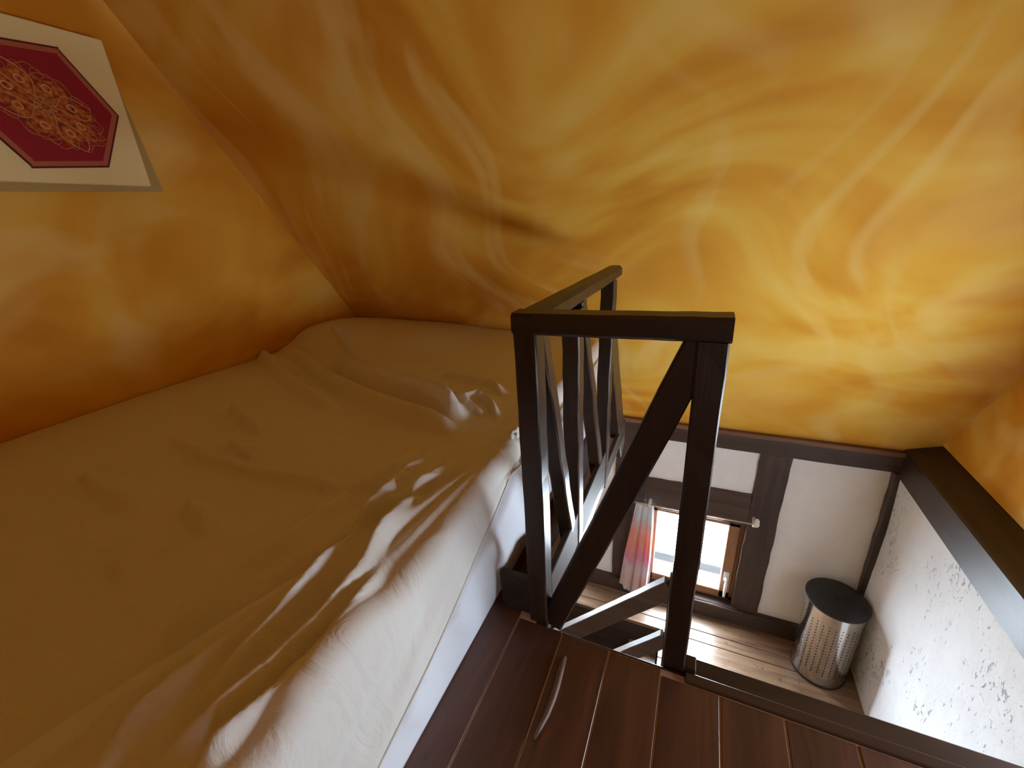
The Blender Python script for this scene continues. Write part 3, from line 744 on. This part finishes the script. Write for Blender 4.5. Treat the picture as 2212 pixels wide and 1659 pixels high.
# ------------------------------------------------------------------ curtain rod and curtain at the low window
yr = YB-.055
rod = empty('curtain_rod', (.12, yr, -.93), 'thin curtain rod with pale knobs above the low window', 'curtain rod')
ra, rb = on((1366, 1083), 1, yr), on((1634, 1134), 1, yr)
tube('rod', [tuple(ra), tuple((ra+rb)/2), tuple(rb)], .006, M['brass'], rod, 12)
for e, s_ in ((ra, -1), (rb, 1)):
    lathe('finial', [(.0, -.012), (.012, -.010), (.018, .004), (.013, .018), (.016, .030), (.008, .044), (0, .048)], tuple(e+np.array([0, 0, -.002])), M['porcelain'], rod, 20, axis='z')
    bx_ = e[0]+(.115 if s_ < 0 else -.012)
    tube('bracket', [(bx_, yr-.012, e[2]-.01), (bx_, yr, e[2]), (bx_, yr+.03, e[2]+.01), (bx_, YB+.002, e[2]+.012)], .011, M['porcelain'], rod, 10)
def curtain():
    m, nt, b = new_mat('tie_dye_cotton')
    v = coords(nt, (2.4, 1, .8))
    sp = nd(nt, 'ShaderNodeSeparateXYZ'); lk(nt, v, sp.inputs[0])
    n = nd(nt, 'ShaderNodeTexNoise'); n.inputs['Scale'].default_value = 9; n.inputs['Detail'].default_value = 4; n.inputs['Distortion'].default_value = 1; lk(nt, v, n.inputs['Vector'])
    f = nd(nt, 'ShaderNodeMath', operation='MULTIPLY_ADD'); lk(nt, n.outputs[0], f.inputs[0]); f.inputs[1].default_value = .35
    g = nd(nt, 'ShaderNodeMapRange'); g.inputs['From Min'].default_value = -.86; g.inputs['From Max'].default_value = 0; lk(nt, sp.outputs[2], g.inputs[0])
    g2 = nd(nt, 'ShaderNodeMath', operation='SUBTRACT'); lk(nt, g.outputs[0], g2.inputs[0]); g2.inputs[1].default_value = .17
    lk(nt, g2.outputs[0], f.inputs[2])
    c = ramp(nt, f.outputs[0], [(.05, (.62, .60, .58)), (.20, (.55, .57, .62)), (.33, (.66, .42, .36)), (.44, (.60, .52, .54)), (.55, (.62, .26, .34)), (.68, (.70, .30, .22)), (.80, (.64, .42, .38)), (.90, (.56, .58, .62)), (1, (.66, .66, .66))])
    lk(nt, c, b.inputs['Base Color']); b.inputs['Roughness'].default_value = .9
    tl = nd(nt, 'ShaderNodeBsdfTranslucent'); lk(nt, c, tl.inputs[0]); ms = nd(nt, 'ShaderNodeMixShader'); ms.inputs[0].default_value = .18
    o_ = [q for q in nt.nodes if q.type == 'OUTPUT_MATERIAL'][0]; lk(nt, b.outputs[0], ms.inputs[1]); lk(nt, tl.outputs[0], ms.inputs[2]); lk(nt, ms.outputs[0], o_.inputs[0])
    nu, nv = 90, 60; z1 = ra[2]+.006; verts = []
    Lp = [on(p, 1, yr) for p in ((1374, 1086), (1362, 1140), (1349, 1190), (1338, 1246))]
    Rp = [on(p, 1, yr) for p in ((1412, 1092), (1411, 1145), (1408, 1205), (1402, 1258))]
    for j in range(nv):
        t = j/(nv-1); q = t*3; tk = [0, 1, 2, 3]
        xl = np.interp(q, tk, [p[0] for p in Lp]); zl_ = np.interp(q, tk, [p[2] for p in Lp])
        xr = np.interp(q, tk, [p[0] for p in Rp]); zr_ = np.interp(q, tk, [p[2] for p in Rp])
        for i in range(nu):
            s = i/(nu-1)
            z = zl_+(zr_-zl_)*s-.13*t*t*(math.sin(math.pi*min(1, .12+s*.88))**.7)*(1-.25*math.sin(9*s))
            x = xl+(xr-xl)*s
            y = yr+.002+.016*math.sin(2*math.pi*3.1*s+.5*t)*(.5+.5*t)+.005*math.sin(2*math.pi*7.3*s+2*t)*t-.008*t
            verts.append((x-(-.24), y-yr, z-z1))
    faces = [(j*nu+i, j*nu+i+1, (j+1)*nu+i+1, (j+1)*nu+i) for j in range(nv-1) for i in range(nu-1)]
    me = bpy.data.meshes.new('curtain'); me.from_pydata(verts, [], faces); me.update()
    for p in me.polygons: p.use_smooth = True
    o = link('curtain', me, m, None, (-.24, yr, z1)); s = o.modifiers.new('thickness', 'SOLIDIFY'); s.thickness = .002
    return o
tag(curtain(), 'pink orange and grey tie-dyed curtain drawn aside on the rod', 'curtain')

# ------------------------------------------------------------------ laundry bin
BC = (.905, 2.385); ZT = -1.195
bin_ = empty('laundry_bin', (BC[0], BC[1], ZL), 'perforated stainless steel laundry bin with black lid in the corner', 'bin')
lathe('body', [(.138, ZL+.002), (.140, ZL+.004), (.142, ZL+.02), (.144, ZT-.03), (.146, ZT-.010), (.135, ZT-.010)], (BC[0], BC[1], 0), M['steel'], bin_, 72)
lathe('base_ring', [(.1445, ZL+.001), (.1455, ZL+.012), (.1425, ZL+.016)], (BC[0], BC[1], 0), M['black'], bin_, 72)
lathe('lid', [(.150, ZT-.013), (.157, ZT-.008), (.158, ZT+.001), (.152, ZT+.006), (.02, ZT+.008), (.016, ZT+.002), (0, ZT+.001)], (BC[0], BC[1], 0), M['black'], bin_, 72)
def holes():
    bm = bmesh.new()
    for c in range(30):
        a = 2*math.pi*c/30
        for k in range(17):
            z = ZL+.10+k*.0235+(.0117 if c % 2 else 0); r = .1436+.0008
            ct = Vector((BC[0]+r*math.cos(a), BC[1]+r*math.sin(a), z)); t = Vector((-math.sin(a), math.cos(a), 0))
            bm.faces.new([bm.verts.new(ct+t*.0034*math.cos(q)+Vector((0, 0, .0034*math.sin(q)))) for q in [2*math.pi*j/8 for j in range(8)]])
    return rel(bin_, from_bm('punched_holes', bm, M['hole'], bin_))
tag(holes(), None, kind='stuff')

# ------------------------------------------------------------------ small things on the loft floor
st = [on(p, 2, .006) for p in [(1219, 1420), (1212, 1448), (1204, 1480), (1194, 1512), (1181, 1545), (1167, 1572), (1154, 1597)]]
o = tube('wooden_stick', [tuple(p-np.array([st[3][0], st[3][1], 0])) for p in st], .006, M['stick'], None, 10, [.0065, .007, .0072, .007, .0062, .005, .003])
o.location = (st[3][0], st[3][1], .001); tag(o, 'thin curved brown stick lying on the loft floorboards', 'stick')
